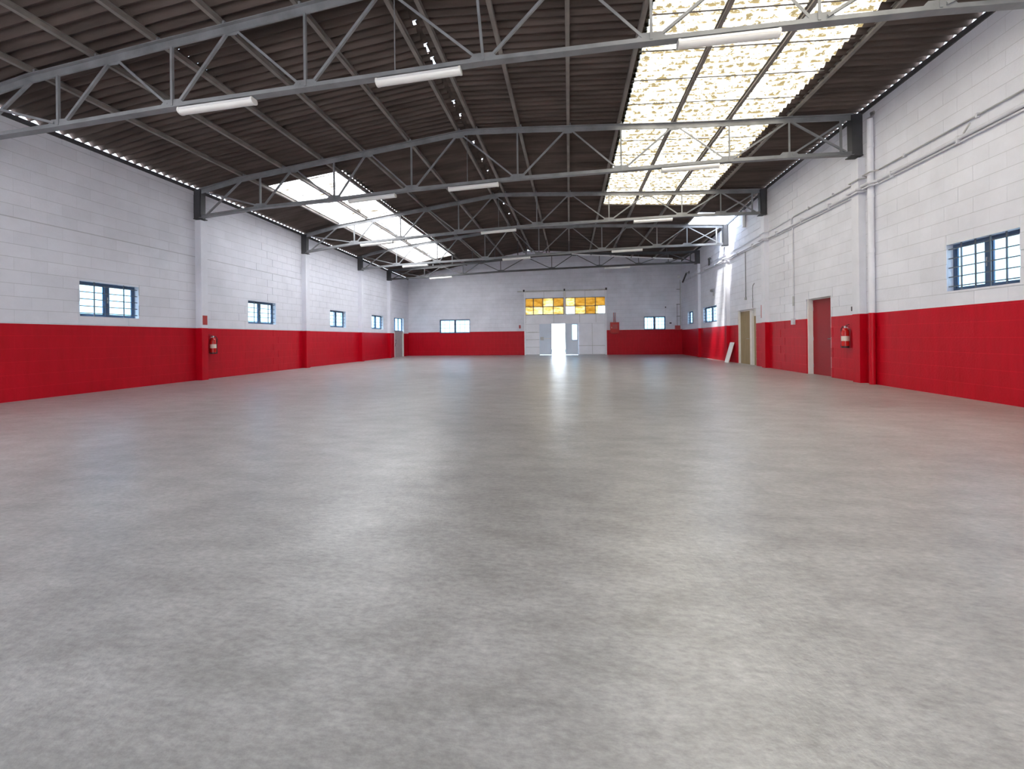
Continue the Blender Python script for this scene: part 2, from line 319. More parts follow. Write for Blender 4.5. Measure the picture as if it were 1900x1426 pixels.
# ------------------------------------------------------------------ walls: core with openings, blocks proud of the joints
CAMX, CAMY, CAMZ = 10.7334, 0.0, 1.1456
def wall(name, frame, s0, s1, top, openings, course, block, m, label, ang, seen, thick=0.2, bigjoint=None):
    """frame(s, n, z) -> world (n into the room); top(s) -> wall height; openings (sa, sb, za, zb)"""
    core = MB()
    ss = sorted(set([s0, s1] + [x for o in openings for x in o[:2]] + [s0+i for i in range(1, int(s1-s0)) if i % 2 == 0]))
    for a, b in zip(ss, ss[1:]):
        if b-a < 1e-6: continue
        holes = sorted((o[2], o[3]) for o in openings if o[0] < (a+b)/2 < o[1])
        z = 0.0; segs = []
        for h0, h1 in holes:
            if h0 > z: segs.append((z, h0, False))
            z = h1
        segs.append((z, None, True))
        for za, zb, tp in segs:
            ta, tb = (top(a), top(b)) if tp else (zb, zb)
            core.quadbox((frame(a, 0, za), frame(b, 0, za), frame(b, -thick, za), frame(a, -thick, za),
                          frame(a, 0, ta), frame(b, 0, tb), frame(b, -thick, tb), frame(a, -thick, ta)))
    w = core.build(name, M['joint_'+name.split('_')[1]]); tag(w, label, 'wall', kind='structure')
    cand = []; J = 0.0022; PR = 0.009
    i = 0
    while i*course < 7.3:
        za, zb = i*course+0.005, (i+1)*course-0.005
        if bigjoint is not None:
            if i == bigjoint: za += 0.014
        off = 0 if i % 2 else block/2
        k = math.floor((s0-off)/block)
        while off+k*block < s1:
            a, b = max(s0, off+k*block)+J, min(s1, off+(k+1)*block)-J; k += 1
            if b-a < 0.05: continue
            zt = min(top(a), top(b))-0.01
            if za > zt-0.05: continue
            rects = [(a, b, za, min(zb, zt))]
            for o in openings:
                nr = []
                for r in rects:
                    if o[1] <= r[0] or o[0] >= r[1] or o[3] <= r[2] or o[2] >= r[3]: nr.append(r); continue
                    if o[0] > r[0]: nr.append((r[0], o[0], r[2], r[3]))
                    if o[1] < r[1]: nr.append((o[1], r[1], r[2], r[3]))
                    l, rr = max(r[0], o[0]), min(r[1], o[1])
                    if o[2] > r[2]: nr.append((l, rr, r[2], o[2]))
                    if o[3] < r[3]: nr.append((l, rr, o[3], r[3]))
                rects = nr
            for r in rects:
                if r[1]-r[0] > 0.02 and r[3]-r[2] > 0.02: cand.append(r)
        i += 1
    def size(r):
        p = Vector(frame((r[0]+r[1])/2, 0, (r[2]+r[3])/2)); d = p-Vector((CAMX, CAMY, CAMZ))
        n = (Vector(frame(0, 1, 0))-Vector(frame(0, 0, 0)))
        if not seen(p): return 0
        return (r[1]-r[0])*(r[3]-r[2])*abs(d.normalized().dot(n))/d.length_squared
    cand.sort(key=size, reverse=True)
    cache = {}
    for r in cand[:290]:
        L, H = round(r[1]-r[0], 3), round(r[3]-r[2], 3)
        if (L, H) not in cache:
            cache[(L, H)] = MB().box(-L/2, L/2, -0.002, PR, -H/2, H/2).mesh('block', m)
        o = bpy.data.objects.new('block', cache[(L, H)]); COL.objects.link(o); o.parent = w
        o.location = frame((r[0]+r[1])/2, random.uniform(-0.0015, 0.001), (r[2]+r[3])/2); o.rotation_euler = (0, 0, ang)
    rest = MB()
    for a, b, za, zb in cand[290:]:
        rest.quadbox((frame(a, PR, za), frame(b, PR, za), frame(b, -0.002, za), frame(a, -0.002, za),
                      frame(a, PR, zb), frame(b, PR, zb), frame(b, -0.002, zb), frame(a, -0.002, zb)))
    r = rest.build('block_courses', m, w); r['kind'] = 'stuff'
    return w

LWIN = [(7.57, 8.82), (12.35, 13.67), (17.16, 18.49), (21.15, 22.57)]
LDOOR = (24.10, 25.60, 0.0, 2.54)
wl_open = [(a, b, 1.745, 2.545) for a, b in LWIN] + [LDOOR]
def fL(s, n, z): return (XL(s)+n, s, z)
def fR(s, n, z): return (XR(s)-n, s, z)
def fF(s, n, z): return (s, YF-n, z)
def topL(s): return RZ(XL(s), s) - 0.125
def topR(s): return RZ(XR(s), s) - 0.125
def topF(s): return RZ(s, YF) + 0.04
wall_left = wall('wall_left', fL, Y0, YF, topL, wl_open, 0.2595, 0.52, M['paint_left'],
     'long left block wall, white above a red dado, with five windows', math.pi/2+0.0102, lambda p: p.y > 5.9 and p.x < 9, bigjoint=14)
RWIN = [(7.11, 8.335, 1.915, 2.765), (20.27, 22.28, 1.835, 2.636), (24.07, 25.20, 1.868, 2.61)]
RDOOR = (11.68, 12.81, 0.0, 2.185); BDOOR = (16.10, 17.79, 0.0, 2.175)
wall_right = wall('wall_right', fR, Y0, YF, topR, RWIN+[RDOOR, BDOOR], 0.268, 0.54, M['paint_right'],
     'long right block wall with conduits, white above a red dado', -math.pi/2-0.0102, lambda p: p.y > 6.6)
FWIN = [(1.88, 4.02, 1.515, 2.453), (15.47, 16.81, 1.578, 2.435)]
GATE = (7.76, 13.10, 0.0, 4.19)
wall_far = wall('wall_far', fF, XL(YF)-0.2, XR(YF)+0.2, topF, FWIN+[GATE], 0.266, 0.54, M['paint_far'],
     'far gable wall around the steel gate, white above a red dado', math.pi, lambda p: -0.3 < p.x < 17.8)
nw = MB()
for x0, x1, z0, z1 in ((-0.25, 6.8, 0, 6.3), (11.6, 17.75, 0, 6.4), (6.8, 11.6, 4.2, 6.75)): nw.box(x0, x1, Y0-0.2, Y0, z0, z1)  # gap in the middle is added, out of view, to brighten the near half
tag(nw.build('wall_near', M['paint_far']), 'near gable wall behind the camera with an unseen opening added to let in daylight', 'wall', kind='structure')

# pilasters (parts of their walls)
PILL = [(10.40, 10.61, 4.72), (15.17, 15.41, 4.71), (19.70, 19.92, 4.78), (23.13, 23.33, 4.73)]
PILR = [(10.375, 10.62, 5.30), (15.07, 15.32, 5.36), (18.64, 18.89, 5.08), (22.66, 22.91, 5.05)]
def pil(fr, a, b, zt, dep, m, w):
    MB().quadbox((fr(a, -0.01, 0), fr(b, -0.01, 0), fr(b, dep, 0), fr(a, dep, 0), fr(a, -0.01, zt), fr(b, -0.01, zt), fr(b, dep, zt), fr(a, dep, zt))).build('pilaster', m, w)
for a, b, zt in PILL: pil(fL, a, b, zt, 0.20, M['paint_left'], wall_left)
for a, b, zt in PILR: pil(fR, a, b, zt, 0.15, M['paint_right'], wall_right)

# ------------------------------------------------------------------ roof sheets and skylights
ceiling = thing('ceiling', (0, 0, 0), 'dark sooty corrugated sheet roof on steel purlins', 'ceiling', kind='structure')
PITCH, AMP = 0.177, 0.036
def sheet(xa, xb, ya, wl, nw, m, name, lift=0.0, thick=0.007, xs=2):
    """corrugated sheet, nw waves of length wl, waves run across the hall"""
    mb = MB(); K = 8; ny = nw*K
    X = [xa+(xb-xa)*i/(xs-1) for i in range(xs)]
    for lay in ((0, thick) if thick else (0,)):
        b = len(mb.v)
        for j in range(ny+1):
            y = ya + wl*j/K; h = AMP*math.cos(2*math.pi*j/K)
            for x in X: mb.v.append((x, y, RZ(x, y)+h+lift+lay))
        for j in range(ny):
            for i in range(xs-1):
                a = b+j*xs+i; mb.f.append((a, a+1, a+xs+1, a+xs))
    if thick:
        n = (ny+1)*xs
        for j in range(ny):
            for i in (0, xs-1):
                a = j*xs+i; mb.f.append((a, a+xs, a+xs+n, a+n))
        for i in range(xs-1):
            for j in (0, ny): a = j*xs+i; mb.f.append((a, a+1, a+1+n, a+n))
    return mb.build(name, m, ceiling, smooth=True)
# left slope, sheets 0.92 wide
wlL = 0.184
k0 = math.floor((Y0-11.45)/0.92)
for k in range(k0, 17):
    ya = 11.45+0.92*k
    nwv = 5
    if ya > YF+0.1: continue
    if ya+0.92 > YF+0.3: nwv = 3
    sheet(-0.10-0.0102*ya, 1.33, ya, wlL, nwv, M['asbestos'], 'roof_sheet', -0.004)
    if 0 <= k < 13 or k < -9:  # nearest rows are unseen skylights, added to bring more daylight into the hall
        pm = M['fibreglass_pale']
        sheet(1.26, 2.72, ya, wlL, nwv, pm, 'skylight_sheet', 0.012, 0)
        sheet(2.62, 3.97, ya, wlL, nwv, pm, 'skylight_sheet', 0.022, 0)
    else: sheet(1.25, 3.92, ya, wlL, nwv, M['asbestos'], 'roof_sheet', 0.010)
    sheet(3.85, 6.48, ya, wlL, nwv, M['asbestos'], 'roof_sheet', 0.022 if k % 2 else 0.028)
    sheet(6.36, 7.98, ya, wlL, nwv, M['asbestos'], 'roof_sheet', 0.036)
# right slope, sheets 0.885 wide
k0 = math.floor((Y0-8.85)/0.885)
for k in range(k0, 20):
    ya = 8.85+0.885*k
    if ya > YF+0.1: continue
    nwv = 5 if ya+0.885 < YF+0.3 else 3
    sheet(8.08, 10.84, ya, PITCH, nwv, M['asbestos'], 'roof_sheet', 0.036)
    sheet(10.70, 12.18, ya, PITCH, nwv, M['asbestos'], 'roof_sheet', 0.024)
    if k < 9:
        sheet(12.12, 13.46, ya, PITCH, nwv, M['fibreglass'], 'skylight_sheet', 0.016, 0)
        sheet(13.40, 14.80, ya, PITCH, nwv, M['fibreglass'], 'skylight_sheet', 0.010, 0)
        sheet(14.66, 15.92, ya, PITCH, nwv, M['fibreglass'], 'skylight_sheet', 0.004, 0)
    else: sheet(12.12, 14.80, ya, PITCH, nwv, M['asbestos'], 'roof_sheet', 0.012)
    if k >= 9: sheet(14.68, 16.12, ya, PITCH, nwv, M['asbestos'], 'roof_sheet', 0.002)
    if k in (10, 11): sheet(16.05, 17.78+0.0102*ya, ya, PITCH, nwv, M['polycarbonate'], 'skylight_sheet', -0.008, 0)
    else: sheet(15.84 if k < 9 else 16.0, 17.56+0.0102*ya, ya, PITCH, nwv, M['asbestos'], 'roof_sheet', -0.010)
# lap seams of the skylights: dark butyl strips
seam = MB()
for k in range(-14, 10):
    y = 8.85+0.885*k
    seam.bar((12.12, y, RZ(12.12, y)-0.030), (15.9, y, RZ(15.9, y)-0.044), 0.032, 0.006)
for k in range(0, 14):
    y = 11.45+0.92*k
    seam.bar((1.26, y, RZ(1.26, y)-0.034), (3.95, y, RZ(3.95, y)-0.026), 0.028, 0.006)
seam.build('lap_strip', M['purlin'], ceiling)
# ridge caps, a few of them pushed aside so daylight shows in a slit
gaps = [(6.95, 7.05), (7.52, 7.75), (7.90, 8.12), (9.42, 9.55), (10.0, 10.12), (11.45, 11.58), (12.6, 12.7), (13.5, 13.58), (16.9, 17.05), (18.4, 18.5)]
ys = [Y0-0.2]
for g in gaps: ys += list(g)
ys.append(YF+0.2)
for i in range(len(ys)-1):
    a, b = ys[i], ys[i+1]; n = max(1, round((b-a)/1.6)); gap = i % 2 == 1
    for j in range(n):
        ya, yb = a+(b-a)*j/n, a+(b-a)*(j+1)/n
        xl = 8.005 if gap else 7.86
        mb = MB()
        for dz in (0, 0.008):
            for y in (ya, yb):
                for x, h in ((xl, 0.03), (8.05, 0.055), (8.34, 0.03)): mb.v.append((x, y, RZ(x, y)+0.045+h+dz))
        for bse in (0, 6): mb.f += [(bse, bse+1, bse+4, bse+3), (bse+1, bse+2, bse+5, bse+4)]
        mb.f += [(0, 3, 9, 6), (2, 5, 11, 8), (0, 1, 7, 6), (1, 2, 8, 7), (3, 4, 10, 9), (4, 5, 11, 10)]
        mb.build('ridge_cap', M['asbestos'], ceiling)

# eave beams on the wall tops (dark line under the daylight gaps)
def eave(fr, top, nm, label):
    mb = MB(); ys = [Y0, 0, 6, 10, 12, 15, 17, 19, 21, 23, 25, YF]
    for a, b in zip(ys, ys[1:]):
        mb.quadbox((fr(a, 0.035, top(a)-0.02), fr(b, 0.035, top(b)-0.02), fr(b, -0.0, top(b)-0.02), fr(a, -0.0, top(a)-0.02),
                    fr(a, 0.035, top(a)+0.076), fr(b, 0.035, top(b)+0.076), fr(b, -0.0, top(b)+0.076), fr(a, -0.0, top(a)+0.076)))
    o = mb.build(nm, M['steel_dark']); tag(o, label, 'beam', kind='structure')
eave(fL, topL, 'trim_1', 'dark eave rail along the top of the left wall')
eave(fR, topR, 'trim_2', 'dark eave rail along the top of the right wall')

# ------------------------------------------------------------------ purlins
PX = [1.40, 2.65, 3.85, 5.08, 6.43, 7.80, 8.28, 9.46, 10.75, 12.03, 13.37, 14.68, 16.05]
PLAB = ['steel purlin nearest the left wall, outside the left skylight', 'steel purlin crossing the left skylight, the one nearer the left wall',
        'steel purlin along the ridge side edge of the left skylight', 'second steel purlin to the ridge side of the left skylight',
        'steel purlin on the left slope, next but one to the ridge', 'left one of the two steel purlins flanking the ridge',
        'right one of the two steel purlins flanking the ridge', 'first steel purlin right of the ridge pair',
        'second steel purlin right of the ridge pair', 'steel purlin along the left edge of the large yellow skylight',
        'first steel purlin crossing the large yellow skylight, nearer the ridge', 'second steel purlin crossing the large yellow skylight, nearer the right wall',
        'steel purlin just outside the right edge of the large yellow skylight']
YB = [Y0, 6, 12, 15, 17, 19, 21, 23, YF-0.01]
for x, lab in zip(PX, PLAB):
    t = thing('purlin', (x, 0, CZ(x, 0)), lab, 'beam', 'steel purlins under the roof sheets')
    w = MB(); f = MB(); hz = 0.10
    for a, b in zip(YB, YB[1:]):
        p, q = (x, a, CZ(x, a)+hz/2-0.005), (x, b, CZ(x, b)+hz/2-0.005)
        w.bar(p, q, 0.008, hz-0.012); f.bar(p, q, 0.076, 0.009, (0, 0, 1), 0, -hz/2+0.004); w.bar(p, q, 0.076, 0.009, (0, 0, 1), 0, hz/2-0.004)
    w.build('web', M['purlin'], t); f.build('lower_flange', M['purlin'], t)

# ------------------------------------------------------------------ roof trusses
TR = {
 1: dict(ends=((-0.15, 5.85), (17.56, 6.08)), bx=[-0.1, 1.88, 4.13, 6.55, 9.47, 11.95, 14.2, 15.7, 17.45], bz=[4.80, 4.91, 5.07, 5.19, 5.34, 5.40, 5.44, 5.45, 5.42],
         mids=[3.0, 5.25, 7.9, 10.75, 13.3], top=None),
 2: dict(ends=((0.0, 10.40), (17.5, 10.47)), bx=[0.0, 1.95, 4.23, 6.5, 9.42, 12.08, 14.68, 16.05, 17.45], bz=[4.77, 4.94, 5.04, 5.19, 5.31, 5.36, 5.42, 5.42, 5.40],
         mids=[3.0, 5.25, 7.85, 10.75, 13.4], top=None),
 3: dict(ends=((-0.037, 15.2), (17.547, 15.17)), bx=[-0.04, 2.1, 4.08, 6.47, 9.54, 12.23, 14.82, 16.15, 17.47], bz=[4.76, 5.01, 5.12, 5.26, 5.40, 5.43, 5.48, 5.46, 5.44],
         mids=[3.05, 5.2, 7.9, 10.8, 13.6], top=None),
 4: dict(ends=((-0.083, 19.70), (17.583, 18.72)), bx=[-0.08, 1.92, 4.14, 6.63, 9.31, 12.27, 14.72, 16.01, 17.5], bz=[4.82, 4.93, 4.98, 5.03, 5.10, 5.17, 5.20, 5.18, 5.17],
         mids=[3.0, 5.3, 7.9, 10.8, 13.5], top=([-0.1, 1.3, 5.0, 8.05, 12.0, 14.7, 17.6], [5.50, 5.75, 6.16, 6.50, 6.36, 6.18, 5.98])),
 5: dict(ends=((-0.118, 23.13), (17.624, 22.75)), bx=[-0.12, 2.11, 4.5, 6.78, 9.76, 12.43, 14.56, 16.13, 17.55], bz=[4.78, 4.82, 4.91, 4.99, 5.04, 5.07, 5.10, 5.10, 5.10],
         mids=[3.2, 5.6, 8.3, 11.05, 13.5], top=([-0.1, 3.0, 7.0, 8.73, 11.05, 13.5, 16.1, 17.6], [5.33, 5.47, 5.72, 5.85, 5.88, 5.80, 5.72, 5.72])),
}
TLAB = {1: 'grey steel roof truss nearest the camera, crossing the top of the picture', 2: 'grey steel roof truss resting on the pilasters beside both fire extinguishers',
        3: 'grey steel roof truss crossing the far end of the large yellow skylight', 4: 'pale lit steel roof truss beyond the large yellow skylight, second from the far wall',
        5: 'dark shallow steel roof truss just in front of the far wall'}
LIGHTS = []
def build_truss(i, T):
    (xa, ya), (xb, yb) = T['ends']
    Yof = lambda x: ya+(yb-ya)*(x-xa)/(xb-xa)
    bz = lambda x: lerp(x, T['bx'], T['bz'])
    tz = (lambda x: lerp(x, *T['top'])) if T['top'] else (lambda x: CZ(x, Yof(x))-0.075)
    P = lambda x, z, dy=0.0: (x, Yof(x)+dy, z)
    t = thing('roof_truss', P(xa, bz(xa)), TLAB[i], 'truss', 'steel roof trusses spanning the hall')
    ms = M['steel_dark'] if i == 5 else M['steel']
    bx = T['bx']; nodes = bx[1:-1]; x0, x1 = bx[0], bx[-1]
    bc = MB()
    for a, b in zip(bx, bx[1:]): bc.tee(P(a, bz(a)+0.045), P(b, bz(b)+0.045), 0.125, 0.10)
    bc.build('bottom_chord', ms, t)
    txs = sorted(set([x0] + [x for x in TX if x0 < x < x1] + ([x for x in T['top'][0] if x0 < x < x1] if T['top'] else []) + [x1]))
    tcd = MB()
    for a, b in zip(txs, txs[1:]): tcd.tee(P(a, tz(a)), P(b, tz(b)), 0.13, 0.13, 0.014, -1)
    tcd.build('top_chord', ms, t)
    sm = 0.040 if i < 5 else 0.038
    for k, x in enumerate(nodes):
        xt = x
        if i == 1 and k == 3: xt = x-0.10
        MB().angle(P(x, bz(x)+0.05), P(xt, tz(xt)-0.05), sm).build('vertical', ms, t)
    mids = T['mids']
    for k, mx in enumerate(mids):
        for nx in (nodes[k], nodes[k+1]):
            MB().angle(P(nx+(0.10 if nx < mx else -0.10), bz(nx)+0.09, 0.012), P(mx-(0.10 if nx < mx else -0.10), tz(mx)-0.06, 0.012), sm).build('diagonal', ms, t)
    # crossed braces in both end bays
    a, b = nodes[0], nodes[-2]; c = nodes[-1]
    for (p, q) in (((x0+0.22, bz(x0)+0.08), (1.35, tz(1.35)-0.05)), ((x0+0.22, tz(x0+0.2)-0.08), (a-0.06, bz(a)+0.09)),
                   ((b+0.1, bz(b)+0.09), (c-0.06, tz(c)-0.06)), ((c+0.06, tz(c)-0.06), (x1-0.16, bz(x1)+0.09)), ((c+0.06, bz(c)+0.09), (x1-0.18, tz(x1)-0.07))):
        MB().angle(P(p[0], p[1], -0.012), P(q[0], q[1], -0.012), sm).build('diagonal', ms, t)
    # gusset plates
    for x in nodes:
        y = Yof(x); z = bz(x)+0.06; g = MB(); w, h = (0.24, 0.10) if i < 5 else (0.2, 0.08)
        g.prism([(x-w, y-0.005, z), (x+w, y-0.005, z), (x+w*0.6, y-0.005, z+h), (x-w*0.6, y-0.005, z+h)], (0, 0.01, 0))
        g.build('gusset_plate', ms, t)
    for x in mids:
        y = Yof(x); z = tz(x)-0.05; g = MB()
        g.prism([(x-0.14, y-0.005, z), (x-0.09, y-0.005, z-0.06), (x+0.09, y-0.005, z-0.06), (x+0.14, y-0.005, z)], (0, 0.01, 0))
        g.build('gusset_plate', ms, t)
    # end posts: tapered plate box on the pilaster head
    for sgn, x in ((1, x0), (-1, x1)):
        zb_, zt_ = bz(x)-0.02, tz(x)+0.07
        y = Yof(x); m = MB()
        xo = XL(y)-0.0 if sgn > 0 else XR(y)+0.0
        d = sgn
        inn_t, inn_b = xo+d*0.24, xo+d*0.21
        m.quadbox(((xo+d*0.01, y-0.03, zb_), (inn_b, y-0.03, zb_), (inn_b, y-0.015, zb_), (xo+d*0.01, y-0.015, zb_),
                   (xo-d*0.02, y-0.03, zt_), (inn_t, y-0.03, zt_), (inn_t, y-0.015, zt_), (xo-d*0.02, y-0.015, zt_)))
        for xx0, xx1 in ((xo-d*0.005, xo+d*0.02), (inn_b-d*0.005, inn_b+d*0.018)):
            m.bar(((xx0+xx1)/2, y+0.05, zb_), ((xx0+xx1)/2+d*0.012, y+0.05, zt_), 0.16, abs(xx1-xx0), (1, 0, 0))
        m.box(min(xo, inn_b+d*0.05), max(xo, inn_b+d*0.05), y-0.05, y+0.17, zb_-0.012, zb_+0.008)
        m.build('end_post', M['steel_dark'], t)
        if sgn < 0:
            xq = x1-0.27
            MB().angle(P(xq, bz(xq)+0.05), P(xq, tz(xq)-0.05), 0.06).build('vertical', ms, t)
    # packers up to the purlins where the chord runs below them
    if i >= 4:
        for x in PX:
            if CZ(x, Yof(x))-tz(x) > 0.10:
                MB().angle(P(x, tz(x)+0.05), P(x, CZ(x, Yof(x))+0.0), 0.05).build('packer_strut', ms, t)
    else:
        for x in PX: MB().box(x+0.035, x+0.075, Yof(x)-0.05, Yof(x)+0.05, tz(x)+0.06, tz(x)+0.13).build('purlin_cleat', ms, t)
    if i <= 3:   # thin hanger from the ridge to the bottom chord
        x = 8.06; MB().tube([P(x, bz(x)+0.06), P(x, tz(x)-0.04)], 0.008, 6).build('hanger_rod', ms, t)
    T['bzf'], T['Yof'] = bz, Yof
for i in TR: build_truss(i, TR[i])

# ------------------------------------------------------------------ fluorescent battens under the trusses
def proto_light(L=1.36):
    t = thing('fluorescent_light', (0, 0, 0))
    h = MB(); h.prism([(-L/2, -0.055, 0.0), (-L/2, 0.055, 0.0), (-L/2, 0.07, -0.045), (-L/2, -0.07, -0.045)], (L, 0, 0)); h.build('housing', M['white_metal'], t)
    d = MB(); pts = []
    for k in range(9):
        a = math.pi*k/8; pts.append((-L/2+0.02, 0.066*math.cos(a), -0.045-0.052*math.sin(a)))
    d.prism(pts, (L-0.04, 0, 0)); d.build('diffuser', M['white_plastic'], t, smooth=True)
    for s in (-1, 1):
        e = MB(); x = s*(L/2-0.012); pts = [(x-0.016, 0.073*math.cos(math.pi*k/8), -0.043-0.058*math.sin(math.pi*k/8)) for k in range(9)]
        pts = [(x-0.016, 0.06, 0.003)] + pts + [(x-0.016, -0.06, 0.003)]
        e.prism(pts, (0.032, 0, 0)); e.build('end_cap', M['white_plastic'], t)
    for s in (-1, 1):
        MB().bar((s*0.42, 0, -0.006), (s*0.42, 0, 0.018), 0.03, 0.03, (1, 0, 0)).build('hanger_clip', M['chrome'], t)
    return t
LT = [(1, 4.96, 'white fluorescent batten on the nearest truss, the left of its two fully lit ones'), (1, 8.44, 'white fluorescent batten on the nearest truss, near the ridge'),
      (1, 13.0, 'white fluorescent batten on the nearest truss, silhouetted against the yellow skylight'),
      (2, 5.35, 'white fluorescent batten on the second truss, against the left skylight'), (2, 8.22, 'white fluorescent batten on the second truss, near the ridge'),
      (2, 13.75, 'white fluorescent batten on the second truss, against the yellow skylight'),
      (3, 3.07, 'white fluorescent batten on the third truss, left end by the left skylight'), (3, 8.05, 'white fluorescent batten on the third truss, near the ridge'),
      (3, 13.8, 'white fluorescent batten on the third truss, right part beyond the yellow skylight'),
      (4, 2.95, 'white fluorescent batten on the fourth truss, left end'), (4, 8.2, 'white fluorescent batten on the fourth truss, near the ridge'),
      (4, 13.4, 'white fluorescent batten on the fourth truss, right part'),
      (5, 3.13, 'white fluorescent batten on the last truss before the far wall, left end'), (5, 13.4, 'white fluorescent batten on the last truss before the far wall, right part')]
proto = None
for i, x, lab in LT:
    T = TR[i]; z = T['bzf'](x); sl = (T['bzf'](x+0.6)-T['bzf'](x-0.6))/1.2; dy = (T['ends'][1][1]-T['ends'][0][1])/17.6
    if proto is None: proto = proto_light(); o = proto
    else: o = copy_tree(proto)
    o.location = (x, T['Yof'](x), z-0.022); o.rotation_euler = (0, -math.atan(sl), math.atan(dy))
    tag(o, lab, 'light', 'fluorescent battens under the trusses')

# ------------------------------------------------------------------ barred windows
def make_window(name, L, H, ang, loc, label, dep=0.15, nbars=3, nh=5):
    """local frame: x along the wall, y into the room (0 = wall face), z up; built at the origin, then turned"""
    t = thing(name, (0, 0, 0)); f = MB(); fw = 0.045; y0, y1 = -dep-0.02, -dep+0.03
    f.box(-L/2, L/2, y0, y1, 0, fw); f.box(-L/2, L/2, y0, y1, H-fw, H); f.box(-L/2, -L/2+fw, y0, y1, fw, H-fw); f.box(L/2-fw, L/2, y0, y1, fw, H-fw)
    f.build('frame', M['win_frame'], t)
    MB().box(-0.045, 0.045, y0-0.005, y1+0.012, fw, H-fw).build('mullion', M['win_frame'], t)
    for s in (-1, 1):
        a, b = (-L/2+fw, -0.045) if s < 0 else (0.045, L/2-fw)
        q = MB(); y = -dep+0.005
        q.box(a, b, y-0.012, y+0.012, fw, fw+0.022); q.box(a, b, y-0.012, y+0.012, H-fw-0.022, H-fw); q.box(a, a+0.022, y-0.012, y+0.012, fw, H-fw); q.box(b-0.022, b, y-0.012, y+0.012, fw, H-fw)
        sh = q.build('sash', M['win_frame'], t)
        MB().box(a+0.02, b-0.02, y-0.002, y+0.002, fw+0.02, H-fw-0.02).build('pane', M['glass'], sh)
    yb = -0.05
    for k in range(nh):
        z = H*(k+0.62)/nh-0.02; MB().bar((-L/2-0.004, yb, z), (L/2+0.004, yb, z), 0.018, 0.018).build('security_bar', M['bar'], t)
    for k in range(nbars):
        x = -L/2 + L*(k+1)/(nbars+1)
        if nbars == 3 and k == 1: continue
        MB().bar((x, yb+0.008, 0), (x, yb+0.008, H), 0.017, 0.017, (0, 1, 0)).build('security_bar', M['bar'], t)
    MB().bar((0, y1+0.02, H*0.42), (0, y1+0.02, H*0.60), 0.018, 0.02, (0, 1, 0)).build('latch_handle', M['chrome'], t)
    t.location = loc; t.rotation_euler = (0, 0, ang); tag(t, label, 'window', kind='structure')
    return t
AL, AR, AF = -math.pi/2+0.0102, math.pi/2-0.0102*-1, math.pi
AL = -math.pi/2 - (-0.0102); AR = math.pi/2 + 0.0102
# frame check: local +y must point into the room: left wall -> +X, right wall -> -X, far wall -> -Y
wlabs = ['barred steel window in the left wall, nearest the camera', 'barred steel window in the left wall, first beyond the left fire extinguisher',
         'barred steel window in the left wall, third from the camera', 'barred steel window in the left wall, last before the grey door']
wi = 1
for (a, b), lab in zip(LWIN, wlabs):
    c = (a+b)/2; make_window('window_%d' % wi, b-a, 0.80, AL, (XL(c), c, 1.745), lab); wi += 1
rl = ['large barred window in the right wall, nearest the camera', 'wider barred window in the right wall beyond the leaning white board', 'small barred window in the right wall beside the far corner']
for (a, b, z0, z1), lab, nb in zip(RWIN, rl, (4, 4, 3)):
    c = (a+b)/2; make_window('window_%d' % wi, b-a, z1-z0, AR, (XR(c), c, z0), lab, nbars=nb); wi += 1
for (a, b, z0, z1), lab, nb in zip(FWIN, ['bright two pane window in the far wall left of the gate', 'barred window in the far wall right of the gate'], (5, 5)):
    make_window('window_%d' % wi, b-a, z1-z0, AF, ((a+b)/2, YF, z0), lab, nbars=nb, nh=4 if nb == 5 else 5); wi += 1

# ------------------------------------------------------------------ doors
# red flush door, right wall
c = (RDOOR[0]+RDOOR[1])/2
t = thing('door_1', (XR(c), c, 0), 'red flush door in a white recess in the right wall', 'door', kind='structure')
def rw(y, n, z): return fR(y, n, z)
def rbox(y0, y1, n0, n1, z0, z1): return MB().quadbox((rw(y0, n0, z0), rw(y1, n0, z0), rw(y1, n1, z0), rw(y0, n1, z0), rw(y0, n0, z1), rw(y1, n0, z1), rw(y1, n1, z1), rw(y0, n1, z1)))
a, b, _, h = RDOOR
leaf = rbox(a+0.06, b-0.06, -0.185, -0.14, 0.0, h-0.03).build('leaf', M['door_red'], t)
rbox(a, a+0.055, -0.2, -0.02, 0, h).build('jamb', M['frame_white'], t); rbox(b-0.055, b, -0.2, -0.02, 0, h).build('jamb', M['frame_white'], t)
rbox(a+0.055, b-0.055, -0.2, -0.1, h-0.028, h).build('head', M['frame_white'], t)
hd = MB(); hd.tube([rw(a+0.16, -0.14, 1.03), rw(a+0.16, -0.085, 1.03), rw(a+0.30, -0.085, 1.03)], 0.011, 8); hd.quadbox((rw(a+0.14, -0.14, 0.96), rw(a+0.18, -0.14, 0.96), rw(a+0.18, -0.132, 0.96), rw(a+0.14, -0.132, 0.96), rw(a+0.14, -0.14, 1.1), rw(a+0.18, -0.14, 1.1), rw(a+0.18, -0.132, 1.1), rw(a+0.14, -0.132, 1.1)))
hd.build('handle', M['chrome'], leaf)
for z in (0.25, 1.03, 1.9): MB().tube([rw(b-0.066, -0.135, z-0.05), rw(b-0.066, -0.135, z+0.05)], 0.011, 8).build('hinge', M['chrome'], t)
